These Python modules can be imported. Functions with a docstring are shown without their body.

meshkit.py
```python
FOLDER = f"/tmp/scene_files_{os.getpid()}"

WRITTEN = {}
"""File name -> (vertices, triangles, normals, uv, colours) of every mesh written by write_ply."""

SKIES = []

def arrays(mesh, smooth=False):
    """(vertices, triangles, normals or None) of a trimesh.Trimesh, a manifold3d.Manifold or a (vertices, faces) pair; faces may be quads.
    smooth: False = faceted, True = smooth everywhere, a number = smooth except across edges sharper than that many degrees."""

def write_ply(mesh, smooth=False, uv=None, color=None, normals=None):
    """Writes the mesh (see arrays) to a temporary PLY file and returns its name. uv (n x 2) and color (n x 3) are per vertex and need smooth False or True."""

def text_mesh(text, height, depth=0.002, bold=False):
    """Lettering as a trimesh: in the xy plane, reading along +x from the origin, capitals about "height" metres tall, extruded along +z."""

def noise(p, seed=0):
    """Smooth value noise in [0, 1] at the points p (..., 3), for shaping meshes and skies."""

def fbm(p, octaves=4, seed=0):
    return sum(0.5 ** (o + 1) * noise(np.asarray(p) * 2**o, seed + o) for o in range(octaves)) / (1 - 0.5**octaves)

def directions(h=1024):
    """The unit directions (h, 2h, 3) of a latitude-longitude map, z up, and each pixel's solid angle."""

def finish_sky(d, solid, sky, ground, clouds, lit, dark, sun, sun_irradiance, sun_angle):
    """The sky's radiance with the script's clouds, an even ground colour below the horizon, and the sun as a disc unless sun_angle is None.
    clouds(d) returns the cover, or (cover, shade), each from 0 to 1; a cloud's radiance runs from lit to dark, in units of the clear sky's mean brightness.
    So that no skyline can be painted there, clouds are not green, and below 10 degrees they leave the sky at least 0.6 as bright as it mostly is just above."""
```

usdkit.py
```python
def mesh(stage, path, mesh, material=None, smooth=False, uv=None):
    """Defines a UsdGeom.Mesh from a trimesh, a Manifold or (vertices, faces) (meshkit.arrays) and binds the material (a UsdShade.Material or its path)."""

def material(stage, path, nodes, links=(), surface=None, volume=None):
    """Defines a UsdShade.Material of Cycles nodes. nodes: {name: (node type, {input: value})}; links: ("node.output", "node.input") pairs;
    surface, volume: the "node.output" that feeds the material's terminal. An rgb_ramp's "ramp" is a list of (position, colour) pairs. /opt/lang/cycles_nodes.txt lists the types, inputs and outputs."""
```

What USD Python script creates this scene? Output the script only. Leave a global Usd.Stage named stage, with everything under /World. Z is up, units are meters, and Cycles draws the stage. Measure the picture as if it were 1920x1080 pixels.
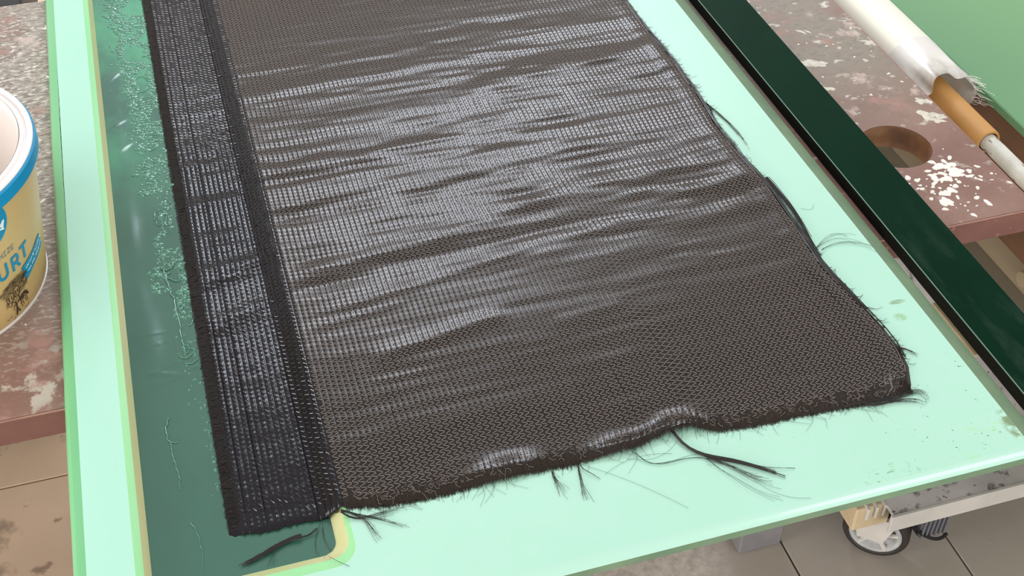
import math
import numpy as np, trimesh, usdkit, meshkit
from scipy.interpolate import CubicSpline
from shapely.geometry import Polygon, Point, box as sbox
from pxr import Usd, UsdGeom, UsdLux, UsdShade, Gf, Sdf

stage = Usd.Stage.CreateInMemory()
UsdGeom.SetStageUpAxis(stage, 'Z')
UsdGeom.Xform.Define(stage, '/World')
PI = math.pi

# ------------------------------------------------------------------ camera, light, exposure
cam = UsdGeom.Camera.Define(stage, '/World/Camera')
cam.CreateHorizontalApertureAttr(36.0)
cam.CreateFocalLengthAttr(36.0 * 2350 / 1920)
cam.CreateClippingRangeAttr(Gf.Vec2f(0.05, 100))
cam.CreateExposureAttr(-0.06)
cam.AddTransformOp().Set(Gf.Matrix4d(0.95762, -0.28805, 0, 0, 0.19244, 0.63977, 0.74408, 0,
                                     -0.21433, -0.71254, 0.66809, 0, 0, 0, 1.67, 1))
dome = UsdLux.DomeLight.Define(stage, '/World/DomeLight')
dome.CreateIntensityAttr(0.30)
dome.CreateColorAttr(Gf.Vec3f(1.0, 0.97, 0.94))


def ceiling_lamp(name, x, y, w, h, power, color=(1, 0.985, 0.96), z=2.9):
    l = UsdLux.RectLight.Define(stage, '/World/' + name)
    l.CreateWidthAttr(w); l.CreateHeightAttr(h); l.CreateIntensityAttr(power); l.CreateColorAttr(Gf.Vec3f(*color))
    l.AddTranslateOp().Set(Gf.Vec3d(x, y, z))


ceiling_lamp('CeilingLampFar', 0.97, 3.80, 1.6, 0.98, 19.0, (0.80, 0.88, 1.0))
ceiling_lamp('CeilingLampNear', -0.9, 0.1, 1.5, 0.6, 3.2)
ceiling_lamp('CeilingLampRight', 2.0, 0.3, 1.5, 0.6, 3.5)
win = UsdLux.RectLight.Define(stage, '/World/WindowLight')          # daylight from the window side of the workshop
win.CreateWidthAttr(2.6); win.CreateHeightAttr(1.8); win.CreateIntensityAttr(9.0); win.CreateColorAttr(Gf.Vec3f(1, 0.98, 0.95))
win.AddTranslateOp().Set(Gf.Vec3d(-3.2, 0.9, 1.0)); win.AddRotateYOp().Set(-90)
door = UsdLux.RectLight.Define(stage, '/World/DoorwayLight')         # daylight from the open front of the workshop
door.CreateWidthAttr(3.2); door.CreateHeightAttr(1.6); door.CreateIntensityAttr(4.5)
door.AddTranslateOp().Set(Gf.Vec3d(0.8, -3.0, 0.85)); door.AddRotateXOp().Set(90)

# ------------------------------------------------------------------ naming helpers
used = {}


def path_for(name, parent=None):
    base = (parent.GetPath().pathString if parent else '/World') + '/' + name
    n = used.get(base, 0); used[base] = n + 1
    return base if n == 0 else f'{base}_{n:03d}'


def tag(p, label=None, cat=None, group=None, kind=None):
    for k, v in (('label', label), ('category', cat), ('group', group), ('kind', kind)):
        if v: p.SetCustomDataByKey(k, v)
    return p


def thing(name, label, cat, loc=(0, 0, 0), kind=None, group=None):
    x = UsdGeom.Xform.Define(stage, path_for(name))
    x.AddTranslateOp().Set(Gf.Vec3d(*loc))
    return tag(x.GetPrim(), label, cat, group, kind)


def obj(name, mesh, mat, parent=None, smooth=False, label=None, kind=None):
    """Mesh given in world coordinates; moved into the parent's frame."""
    v, f, n = meshkit.arrays(mesh, False)
    q = parent
    off = np.zeros(3)
    while q is not None and q.GetPath().pathString != '/World':
        a = q.GetAttribute('xformOp:translate')
        if a and a.HasAuthoredValue(): off += np.array(a.Get())
        q = q.GetParent()
    m = usdkit.mesh(stage, path_for(name, parent), (v - off, f), mat, smooth=smooth)
    return tag(m.GetPrim(), label, None, None, kind)


# ------------------------------------------------------------------ shape helpers
def cat(ms):
    vs, fs, n = [], [], 0
    for v, f in ms:
        vs.append(v); fs.append(np.asarray(f) + n); n += len(v)
    return np.vstack(vs), np.vstack(fs)


def tm(m): return np.array(m.vertices), np.array(m.faces)


def rbox(x0, x1, y0, y1, z0, z1, c=0.002):
    pts = []
    for sx in (0, 1):
        for sy in (0, 1):
            for sz in (0, 1):
                X, Y, Z = (x0, x1)[sx], (y0, y1)[sy], (z0, z1)[sz]
                dx, dy, dz = (c if s == 0 else -c for s in (sx, sy, sz))
                pts += [(X, Y + dy, Z + dz), (X + dx, Y, Z + dz), (X + dx, Y + dy, Z)]
    return tm(trimesh.convex.convex_hull(np.array(pts)))


def extrude(poly, z0, z1):
    m = trimesh.creation.extrude_polygon(poly, z1 - z0, engine='earcut'); m.apply_translation((0, 0, z0)); return tm(m)


def spline(pts, n):
    pts = np.asarray(pts, float)
    t = np.r_[0, np.cumsum(np.linalg.norm(np.diff(pts, axis=0), axis=1))]
    if len(pts) < 3: return np.stack([np.interp(np.linspace(0, t[-1], n), t, c) for c in pts.T], 1)
    return CubicSpline(t, pts)(np.linspace(0, t[-1], n))


def tube(p, r, n=3, caps=True):
    p = np.asarray(p, float); k = len(p); r = np.broadcast_to(r, k)
    d = np.gradient(p, axis=0); d /= np.maximum(np.linalg.norm(d, axis=1, keepdims=True), 1e-12)
    up = np.where(np.abs(d[:, 2:3]) > 0.95, [[0, 1.0, 0]], [[0, 0, 1.0]])
    a = np.cross(d, up); a /= np.linalg.norm(a, axis=1, keepdims=True); b = np.cross(a, d)
    th = np.arange(n) / n * 2 * PI + PI / 2
    v = (p[:, None] + r[:, None, None] * (np.cos(th)[None, :, None] * a[:, None] + np.sin(th)[None, :, None] * b[:, None])).reshape(-1, 3)
    i, j = np.meshgrid(np.arange(k - 1), np.arange(n), indexing='ij'); j2 = (j + 1) % n
    q = np.stack([i * n + j, i * n + j2, (i + 1) * n + j2, (i + 1) * n + j], -1).reshape(-1, 4)
    f = np.vstack([q[:, [0, 1, 2]], q[:, [0, 2, 3]]])
    if caps and n > 3:
        f = np.vstack([f, [(0, s + 1, s) for s in range(1, n - 1)], [((k - 1) * n, (k - 1) * n + s, (k - 1) * n + s + 1) for s in range(1, n - 1)]])
    return v, f


def lathe(prof, n=64, a0=0, a1=2 * PI):
    prof = np.asarray(prof, float); k = len(prof); closed = abs(a1 - a0 - 2 * PI) < 1e-6
    th = np.linspace(a0, a1, n, endpoint=not closed)
    v = np.stack([prof[None, :, 0] * np.cos(th)[:, None], prof[None, :, 0] * np.sin(th)[:, None], np.broadcast_to(prof[None, :, 1], (n, k))], -1).reshape(-1, 3)
    i, j = np.meshgrid(np.arange(n if closed else n - 1), np.arange(k - 1), indexing='ij'); i2 = (i + 1) % n
    q = np.stack([i * k + j, i2 * k + j, i2 * k + j + 1, i * k + j + 1], -1).reshape(-1, 4)
    return v, np.vstack([q[:, [0, 1, 2]], q[:, [0, 2, 3]]])


def grid(P):
    """P (a, b, 3) -> mesh, normals up when a runs along x and b along y."""
    a, b = P.shape[:2]
    i, j = np.meshgrid(np.arange(a - 1), np.arange(b - 1), indexing='ij')
    q = np.stack([i * b + j, (i + 1) * b + j, (i + 1) * b + j + 1, i * b + j + 1], -1).reshape(-1, 4)
    return P.reshape(-1, 3), np.vstack([q[:, [0, 1, 2]], q[:, [0, 2, 3]]])


def move(m, d): return m[0] + np.asarray(d), m[1]


def sstep(a, b, x):
    t = np.clip((x - a) / (b - a), 0, 1); return t * t * (3 - 2 * t)


# ------------------------------------------------------------------ materials
def lin(r, g, b):
    c = np.array([r, g, b]) / 255.0
    return tuple(float(x) for x in np.where(c <= 0.04045, c / 12.92, ((c + 0.055) / 1.055) ** 2.4))


def plain(name, color, rough=0.5, **kw):
    return usdkit.material(stage, '/World/Looks/' + name, {'p': ('principled_bsdf', {'base_color': color, 'roughness': rough, **kw})}, surface='p.BSDF')


def mottled(name, stops, scale=6, detail=6, roughness=0.6, rough=0.6, stretch=(1, 1, 1), bump=0.0, bump_scale=40, bump_dist=0.002, layers=(), distortion=0.0, **kw):
    """Colour from a position noise through a ramp, with further layers [(scale, stretch, low, high, colour, region or None)]
    mixed in where their own noise is high; region = (centre, inverse radii)."""
    nd = {'g': ('geometry', {}), 'm': ('mapping', {'scale': stretch}),
          'n': ('noise_texture', {'scale': scale, 'detail': detail, 'roughness': roughness, 'distortion': distortion}),
          'r': ('rgb_ramp', {'ramp': stops}), 'p': ('principled_bsdf', {'roughness': rough, **kw})}
    lk = [('g.position', 'm.vector'), ('m.vector', 'n.vector'), ('n.fac', 'r.fac')]
    last = 'r.color'
    for i, (sc, st, lo, hi, col, region) in enumerate(layers):
        nd[f'lm{i}'] = ('mapping', {'scale': st, 'location': (3.1 * i + 1, 1.7 * i, 0.3)})
        nd[f'ln{i}'] = ('noise_texture', {'scale': sc, 'detail': 5, 'roughness': 0.6})
        nd[f'lr{i}'] = ('map_range', {'from_min': lo, 'from_max': hi, 'clamp': True})
        nd[f'lx{i}'] = ('mix', {'color2': col})
        lk += [('g.position', f'lm{i}.vector'), (f'lm{i}.vector', f'ln{i}.vector'), (f'ln{i}.fac', f'lr{i}.value'), (last, f'lx{i}.color1')]
        f = f'lr{i}.result'
        if region:
            cen, inv = region
            nd[f'rs{i}'] = ('vector_math', {'math_type': 'subtract', 'vector2': cen})
            nd[f'rm{i}'] = ('vector_math', {'math_type': 'multiply', 'vector2': inv})
            nd[f'rl{i}'] = ('vector_math', {'math_type': 'length'})
            nd[f'rr{i}'] = ('map_range', {'from_min': 1.0, 'from_max': 0.55, 'clamp': True})
            nd[f'rx{i}'] = ('math', {'math_type': 'multiply'})
            lk += [('g.position', f'rs{i}.vector1'), (f'rs{i}.vector', f'rm{i}.vector1'), (f'rm{i}.vector', f'rl{i}.vector1'),
                   (f'rl{i}.value', f'rr{i}.value'), (f'rr{i}.result', f'rx{i}.value1'), (f, f'rx{i}.value2')]
            f = f'rx{i}.value'
        lk.append((f, f'lx{i}.fac'))
        last = f'lx{i}.color'
    lk.append((last, 'p.base_color'))
    if bump:
        nd['bm'] = ('mapping', {'scale': stretch}); nd['bn'] = ('noise_texture', {'scale': bump_scale, 'detail': 4, 'roughness': 0.6})
        nd['b'] = ('bump', {'strength': bump, 'distance': bump_dist})
        lk += [('g.position', 'bm.vector'), ('bm.vector', 'bn.vector'), ('bn.fac', 'b.height'), ('b.normal', 'p.normal')]
    return usdkit.material(stage, '/World/Looks/' + name, nd, lk, surface='p.BSDF')


M = {}
M['mint'] = mottled('mint_gelcoat', [(0.3, lin(168, 213, 192)), (0.7, lin(173, 217, 198))], scale=5, rough=0.3, specular_ior_level=0.4,
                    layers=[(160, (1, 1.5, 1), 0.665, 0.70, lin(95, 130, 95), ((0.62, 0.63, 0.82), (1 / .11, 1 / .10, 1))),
                            (60, (0.6, 2.4, 1), 0.54, 0.68, lin(165, 215, 160), ((0.635, 0.590, 0.82), (1 / .07, 1 / .035, 1))),
                            (170, (1, 2, 1), 0.58, 0.66, lin(130, 175, 130), ((0.520, 0.578, 0.82), (1 / .035, 1 / .014, 1))),
                            (110, (1, 1, 1), 0.735, 0.76, lin(120, 150, 125), None),
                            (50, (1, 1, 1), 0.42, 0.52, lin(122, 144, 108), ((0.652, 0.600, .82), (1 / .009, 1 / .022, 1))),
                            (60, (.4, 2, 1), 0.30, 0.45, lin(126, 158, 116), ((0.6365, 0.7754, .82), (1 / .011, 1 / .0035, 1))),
                            (60, (1, 1, 1), 0.40, 0.60, lin(150, 190, 150), ((0.6280, 0.7543, .82), (1 / .008, 1 / .007, 1)))], bump=0.05, bump_scale=14, bump_dist=0.004)
M['flange_mint'] = mottled('flange_mint', [(0.3, lin(166, 216, 194)), (0.7, lin(172, 220, 200))], scale=4, stretch=(1, .3, 1), rough=0.22, specular_ior_level=0.5, bump=0.05, bump_scale=9, bump_dist=0.004)
M['lip'] = plain('lip_mint', lin(172, 216, 197), 0.22, specular_ior_level=0.8, coat_weight=0.6)
M['flange_side'] = mottled('flange_side_green', [(0.3, lin(98, 170, 118)), (0.7, lin(120, 186, 134))], scale=5, stretch=(1, .2, 1), rough=0.25)
M['rounding_green'] = mottled('rounding_green', [(0.3, lin(128, 200, 132)), (0.7, lin(150, 210, 150))], scale=6, stretch=(1, .3, 1), rough=0.5)
M['worn_yellow'] = mottled('worn_yellow', [(0.3, lin(176, 188, 128)), (0.7, lin(206, 200, 152))], scale=10, stretch=(1, .3, 1), rough=0.35,
                           layers=[(30, (1, .4, 1), 0.6, 0.75, lin(190, 175, 130), None)])
M['edge_olive'] = mottled('edge_olive', [(0.3, lin(84, 114, 86)), (0.7, lin(112, 136, 104))], scale=14, rough=0.5)
M['mould_under'] = plain('mould_underside', lin(120, 135, 105), 0.7)
M['trough'] = mottled('trough_green', [(0.3, lin(56, 94, 80)), (0.7, lin(64, 108, 94))], scale=5, stretch=(1, .6, 1), rough=0.2, specular_ior_level=0.45,
                      layers=[(9, (1, .6, 1), 0.4, 0.62, lin(80, 154, 120), ((-0.07, 1.55, .8), (1 / .2, 1 / .42, 1)))],
                      bump=0.06, bump_scale=22, bump_dist=0.003)
M['resin'] = usdkit.material(stage, '/World/Looks/clear_resin', {'p': ('principled_bsdf', {'base_color': lin(66, 126, 102), 'roughness': 0.05, 'ior': 1.5, 'specular_ior_level': 0.9})}, surface='p.BSDF')

# cloth: dark glossy fibre tows running away from the camera
M['cloth'] = mottled('carbon_cloth_dry', [(0.3, lin(22, 16, 13)), (0.7, lin(30, 23, 19))], scale=30, stretch=(6, 1, 1), rough=0.15, ior=1.5, specular_ior_level=0.3,
                     bump=0.12, bump_scale=900, bump_dist=0.0004)
M['cloth_wet'] = mottled('carbon_cloth_wet', [(0.3, lin(14, 12, 17)), (0.7, lin(20, 17, 24))], scale=30, stretch=(6, 1, 1), rough=0.14, ior=1.5, specular_ior_level=0.27,
                         bump=0.15, bump_scale=600, bump_dist=0.0005)
M['thread'] = plain('stitch_thread_light', lin(130, 119, 112), 0.5, specular_ior_level=0.3)
M['thread_wet'] = plain('stitch_thread_wet', lin(52, 48, 52), 0.18, specular_ior_level=0.7)
M['fibre'] = plain('carbon_fibre', lin(38, 33, 31), 0.35, specular_ior_level=0.5)
M['fibre_brown'] = plain('carbon_fibre_cut', lin(64, 55, 48), 0.45, specular_ior_level=0.3)
M['hair'] = plain('carbon_filament', lin(40, 62, 52), 0.5)

M['bar'] = mottled('bar_green', [(0.3, lin(4, 36, 22)), (0.7, lin(7, 42, 27))], scale=8, rough=0.3, specular_ior_level=0.03,
                   layers=[(16, (2, .6, 1), 0.5, 0.75, lin(38, 58, 48), ((0.72, 0.70, .8), (1 / .2, 1 / .25, 1))),
                           (220, (1.3, .03, 1), 0.70, 0.73, lin(60, 85, 72), None)])
M['bar_edge'] = plain('bar_chamfer', lin(96, 125, 108), 0.4)
M['bar_side'] = plain('bar_side_dark', lin(14, 18, 14), 0.6, specular_ior_level=0.1)

redwood = [(0.25, lin(114, 82, 71)), (0.5, lin(130, 97, 85)), (0.75, lin(145, 114, 101))]
M['bench_top'] = mottled('bench_top_dusty', redwood, scale=9, rough=0.55, detail=8,
                         layers=[(7, (1, 1, 1), 0.28, 0.42, lin(158, 148, 136), ((-0.4, 1.42, .8), (1 / .6, 1 / .50, 1))),
                                 (10, (1, 1, 1), 0.28, 0.48, lin(134, 123, 109), ((0.80, 1.46, .8), (1 / .5, 1 / .42, 1))),
                                 (110, (.8, 1.6, 1), 0.47, 0.57, lin(122, 112, 102), ((-0.4, 1.40, .8), (1 / .6, 1 / .42, 1))),
                                 (130, (.8, 1.6, 1), 0.52, 0.63, lin(208, 202, 190), ((-0.4, 1.38, .8), (1 / .6, 1 / .5, 1))),
                                 (34, (1, 1, 1), 0.50, 0.56, lin(176, 166, 152), ((-0.24, 0.935, .8), (1 / .14, 1 / .07, 1))),
                                 (80, (1, 1.5, 1), 0.52, 0.62, lin(122, 114, 104), ((0.80, 1.40, .8), (1 / .5, 1 / .30, 1))),
                                 (46, (1, 1.3, 1), 0.60, 0.68, lin(196, 190, 178), ((0.80, 1.32, .8), (1 / .5, 1 / .42, 1))),
                                 (26, (1, 1, 1), 0.60, 0.72, lin(192, 170, 160), None),
                                 (14, (1, 1, 1), 0.60, 0.68, lin(156, 118, 106), None)],
                         bump=0.35, bump_scale=60, bump_dist=0.003)
M['bench_edge'] = mottled('bench_edge_red', [(0.3, lin(98, 62, 54)), (0.7, lin(122, 82, 72))], scale=14, rough=0.6,
                          layers=[(60, (1, 1, 1), 0.64, 0.72, lin(160, 135, 122), None)])
M['bench_edge_light'] = mottled('bench_edge_scuffed', [(0.3, lin(140, 100, 90)), (0.7, lin(170, 130, 116))], scale=20, rough=0.6)
M['hole_wood'] = mottled('hole_bare_wood', [(0.25, lin(80, 58, 46)), (0.5, lin(130, 92, 62)), (0.75, lin(150, 120, 92))], scale=22, rough=0.7, bump=0.5, bump_scale=80)
M['spatter'] = plain('white_paint_spatter', lin(232, 228, 218), 0.45)
M['spatter_old'] = mottled('cream_paint_blotch', [(0.3, lin(170, 160, 145)), (0.55, lin(205, 200, 184))], scale=120, rough=0.55)
M['leg'] = mottled('bench_leg_paint', [(0.3, lin(112, 110, 112)), (0.7, lin(132, 128, 128))], scale=12, rough=0.6)
floor_layers = [(5, (1, 1, 1), 0.56, 0.62, lin(140, 122, 102), ((-0.45, 1.4, 0), (1 / .6, 1 / .6, 1))),
                (16, (1, 1, 1), 0.62, 0.68, lin(146, 124, 104), ((-0.45, 1.3, 0), (1 / .8, 1 / .8, 1))),
                (90, (1, 1, 1), 0.70, 0.74, lin(80, 70, 62), None),
                (70, (1, 1, 1), 0.34, 0.62, lin(206, 196, 184), ((0.55, 1.06, 0), (1 / .15, 1 / .10, 1))),
                (110, (1, 1, 1), 0.72, 0.76, lin(200, 196, 188), None)]
M['floor_a'] = mottled('floor_panel_tan', [(0.3, lin(192, 166, 140)), (0.7, lin(206, 180, 152))], scale=3, rough=0.55, layers=floor_layers)
M['floor_b'] = mottled('floor_panel_grey', [(0.3, lin(164, 154, 142)), (0.7, lin(178, 168, 156))], scale=3, rough=0.5, layers=floor_layers)
M['joint'] = plain('floor_joint', lin(84, 68, 54), 0.8)

M['bucket_white'] = plain('bucket_white_plastic', lin(236, 232, 230), 0.35, subsurface_weight=0.0)
M['bucket_in'] = plain('bucket_inside', lin(232, 222, 216), 0.5)
M['bucket_blue'] = plain('bucket_blue_plastic', lin(24, 140, 186), 0.35)
M['bucket_tan'] = mottled('bucket_label_tan', [(0.3, lin(196, 164, 108)), (0.7, lin(206, 176, 122))], scale=5, rough=0.4)
M['print_blue'] = plain('label_print_blue', lin(20, 136, 178), 0.45)
M['print_white'] = plain('label_print_white', lin(226, 236, 236), 0.45)
M['print_grey'] = plain('label_print_grey', lin(128, 142, 136), 0.5)
M['print_ink'] = plain('label_print_ink', lin(62, 44, 34), 0.6)

M['film'] = mottled('film_roll_white', [(0.3, lin(222, 220, 204)), (0.7, lin(230, 228, 214))], scale=6, stretch=(1, .2, 1), rough=0.5, subsurface_weight=0.0,
                    bump=0.08, bump_scale=20)
M['film_tail'] = usdkit.material(stage, '/World/Looks/film_tail_clear', {
    'g': ('geometry', {}), 'n': ('noise_texture', {'scale': 45, 'detail': 4}), 'r': ('map_range', {'from_min': 0.35, 'from_max': 0.65, 'to_min': 0.30, 'to_max': 0.62, 'clamp': True}),
    's': ('separate_xyz', {}), 'y': ('map_range', {'from_min': 1.155, 'from_max': 1.21, 'to_min': 0.0, 'to_max': 0.75, 'clamp': True}), 'a': ('math', {'math_type': 'add', 'use_clamp': True}),
    't': ('transparent_bsdf', {}), 'p': ('principled_bsdf', {'base_color': lin(215, 212, 205), 'roughness': 0.25}), 'x': ('mix_closure', {})},
    [('g.position', 'n.vector'), ('n.fac', 'r.value'), ('a.value', 'x.fac'), ('g.position', 's.vector'), ('s.y', 'y.value'), ('r.result', 'a.value1'), ('y.result', 'a.value2'), ('t.BSDF', 'x.closure1'), ('p.BSDF', 'x.closure2')], surface='x.closure')
M['core'] = mottled('cardboard_core', [(0.3, lin(182, 132, 68)), (0.7, lin(200, 150, 84))], scale=20, stretch=(1, .2, 1), rough=0.6)
M['pole'] = mottled('pole_white', [(0.3, lin(176, 174, 162)), (0.7, lin(214, 212, 200))], scale=30, rough=0.5, layers=[(70, (1, .5, 1), 0.58, 0.66, lin(120, 112, 100), None)])
M['green2'] = mottled('panel_green', [(0.3, lin(92, 140, 100)), (0.7, lin(116, 162, 110))], scale=1.6, detail=1, rough=0.3)
M['brown'] = mottled('cabinet_brown', [(0.3, lin(92, 62, 40)), (0.7, lin(112, 78, 52))], scale=16, stretch=(1, .2, 2), rough=0.5)
M['tan'] = plain('tan_board', lin(176, 156, 128), 0.6)
M['dolly'] = mottled('dolly_paint_grey', [(0.3, lin(178, 174, 170)), (0.7, lin(206, 200, 196))], scale=14, rough=0.5,
                     layers=[(40, (1, 1, 1), 0.56, 0.66, lin(118, 112, 112), None), (70, (1, 1, 1), 0.66, 0.70, lin(70, 58, 52), None)])
M['dolly_light'] = mottled('dolly_edge_light', [(0.3, lin(186, 180, 172)), (0.7, lin(202, 196, 188))], scale=14, rough=0.5)
M['beige'] = mottled('bracket_beige', [(0.3, lin(190, 168, 132)), (0.7, lin(206, 186, 152))], scale=20, rough=0.55, layers=[(70, (1, 1, 1), 0.66, 0.70, lin(80, 60, 46), None)])
M['tyre'] = plain('tyre_black', lin(44, 36, 32), 0.6)
M['rim'] = mottled('wheel_rim_grey', [(0.3, lin(150, 150, 148)), (0.7, lin(186, 186, 184))], scale=40, rough=0.35)
M['steel'] = plain('dull_steel', lin(138, 138, 144), 0.35, metallic=0.6)
M['black'] = plain('black_plastic', lin(18, 17, 17), 0.5)

# ------------------------------------------------------------------ floor: painted panels with open joints
fl = thing('floor', 'tan and grey painted floor panels with dark joints', 'floor', kind='structure')
obj('sub_floor', rbox(-3.2, 4.0, -1.2, 5.0, -0.06, -0.012), M['joint'], fl)
xs = [-3.2, -2.0, -0.95, 0.30, 0.777, 1.04, 2.3, 4.0]
for i in range(len(xs) - 1):
    ys = [-1.2, 0.2, 1.543, 2.9, 5.0] if i < 4 else [-1.2, 1.2 - 0.9 * (i % 2), 2.35, 5.0]
    for j in range(len(ys) - 1):
        g = 0.0015
        obj('floor_panel', rbox(xs[i] + g, xs[i + 1] - g, ys[j] + g, ys[j + 1] - g, -0.012, 0.0, 0.0012), M['floor_a' if xs[i] < 0.2 else 'floor_b'], fl)

# ------------------------------------------------------------------ workbench
ZB = 0.80
wb = thing('workbench', 'dark red painted workbench under the green mould, dusty and paint spattered', 'workbench')
HC, HR = (0.788, 1.038), 0.043
hole = Point(HC).buffer(HR, 24)
top = Polygon([(-1.1, 0.888), (0.881, 0.888), (0.881, 1.69), (-1.1, 1.69)]).difference(hole)
obj('bench_top', extrude(top, ZB - 0.0012, ZB), M['bench_top'], wb)
obj('bench_board', extrude(Polygon([(-1.1, 0.886), (0.882, 0.886), (0.882, 1.692), (-1.1, 1.692)]).difference(Point(HC).buffer(HR + .0005, 24)), ZB - 0.031, ZB - 0.0012), M['bench_edge'], wb)
obj('hole_lining', lathe([(HR + .0006, ZB - 0.031), (HR - .0002, ZB - 0.031), (HR - .0012, ZB - 0.016), (HR - .0002, ZB - 0.0005), (HR + .0006, ZB - 0.0005)], 48) if False else move(lathe([(HR - .0002, ZB - 0.0005), (HR - .0012, ZB - 0.016), (HR - .0002, ZB - 0.031)], 48), (HC[0], HC[1], 0)), M['hole_wood'], wb, smooth=True, label='bare worn wood inside the round hole')
obj('scuffed_corner', tube([(-1.1, 0.8865, ZB - .0005), (0.8815, 0.8865, ZB - .0005), (0.8815, 1.69, ZB - .0005)], 0.0011, 5), M['bench_edge_light'], wb)
for (x, y) in ((0.7, 1.06), (-1.02, 1.06), (0.7, 1.60), (-1.02, 1.60)):
    obj('leg', rbox(x, x + 0.075, y, y + 0.07, 0, ZB - 0.031, 0.003), M['leg'], wb)
rng = np.random.default_rng(5)


def blob(x, y, r, z, n=11, h=0.0005, el=1.0, an=0.0):
    th = np.arange(n) / n * 2 * PI
    ph = rng.uniform(0, 6.28, 4)
    rr = r * (1 + .16 * np.sin(2 * th + ph[0]) + .14 * np.sin(3 * th + ph[1]) + .10 * np.sin(5 * th + ph[2]) + .05 * rng.normal(size=n))
    px, py = rr * np.cos(th) * el, rr * np.sin(th)
    X, Y = x + px * math.cos(an) - py * math.sin(an), y + px * math.sin(an) + py * math.cos(an)
    v = np.vstack([np.stack([X, Y, np.full(n, z)], 1), np.stack([x + (X - x) * .8, y + (Y - y) * .8, np.full(n, z + h)], 1), [[x, y, z + h * 1.2]]])
    f = []
    for k in range(n):
        k2 = (k + 1) % n
        f += [(k, k2, n + k2), (k, n + k2, n + k), (n + k, n + k2, 2 * n)]
    return v, np.array(f)


sp = [(0.829, 0.973, .0085, 1.2), (0.82, 0.987, .006, 1.5), (0.813, 0.964, .0055, 1.2), (0.80, 0.969, .004, 1.8), (0.789, 0.926, .0065, 1.4), (0.805, 0.944, .005, 1), (0.867, 1.115, .007, 1.6), (0.858, 1.085, .010, 1.7), (0.864, 1.072, .006, 1.2),
      (0.775, 1.235, .011, 1.5), (0.757, 1.245, .006, 1.3), (0.80, 1.31, .004, 2.5), (0.72, 1.40, .004, 3), (0.765, 1.175, .006, 1.8), (0.757, 1.19, .004, 2)]
bl = [blob(x, y, r, ZB, 26, el=e, an=rng.uniform(0, PI)) for x, y, r, e in sp[:6]]
old = [blob(x + q * r * .8 * e, y - q * r * .5, r * (.75 - .2 * q), ZB, 26, el=e, an=rng.uniform(2, 2.6)) for x, y, r, e in sp[6:] for q in (0, 1)]
obj('paint_blotch', cat(old), M['spatter_old'], wb, kind='stuff', label='older cream paint blotches')
for _ in range(95):
    x, y = rng.normal(0.805, 0.026), rng.normal(0.958, 0.028)
    if 0.76 < x < 0.878 and 0.895 < y and math.hypot(x - HC[0], y - HC[1]) > HR + .004:
        bl.append(blob(x, y, abs(rng.normal(0.0012, 0.0014)) + .0006, ZB, 8, el=rng.uniform(1, 1.8), an=rng.uniform(0, PI)))
for _ in range(40):
    x, y = rng.uniform(0.755, 0.878), rng.uniform(0.9, 1.5)
    if math.hypot(x - HC[0], y - HC[1]) > HR + .004: bl.append(blob(x, y, rng.uniform(.0006, .0018), ZB, 8, el=rng.uniform(1, 2.5), an=rng.uniform(0, PI)))
for _ in range(22):
    x, y = rng.uniform(-0.26, -0.17), rng.uniform(0.92, 1.66)
    bl.append(blob(x, y, rng.uniform(.0006, .0022), ZB, 8, el=rng.uniform(1, 2.5), an=rng.uniform(0, PI)))
obj('paint_spatter', cat(bl), M['spatter'], wb, kind='stuff', label='white paint spatter on the bench top')

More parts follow.
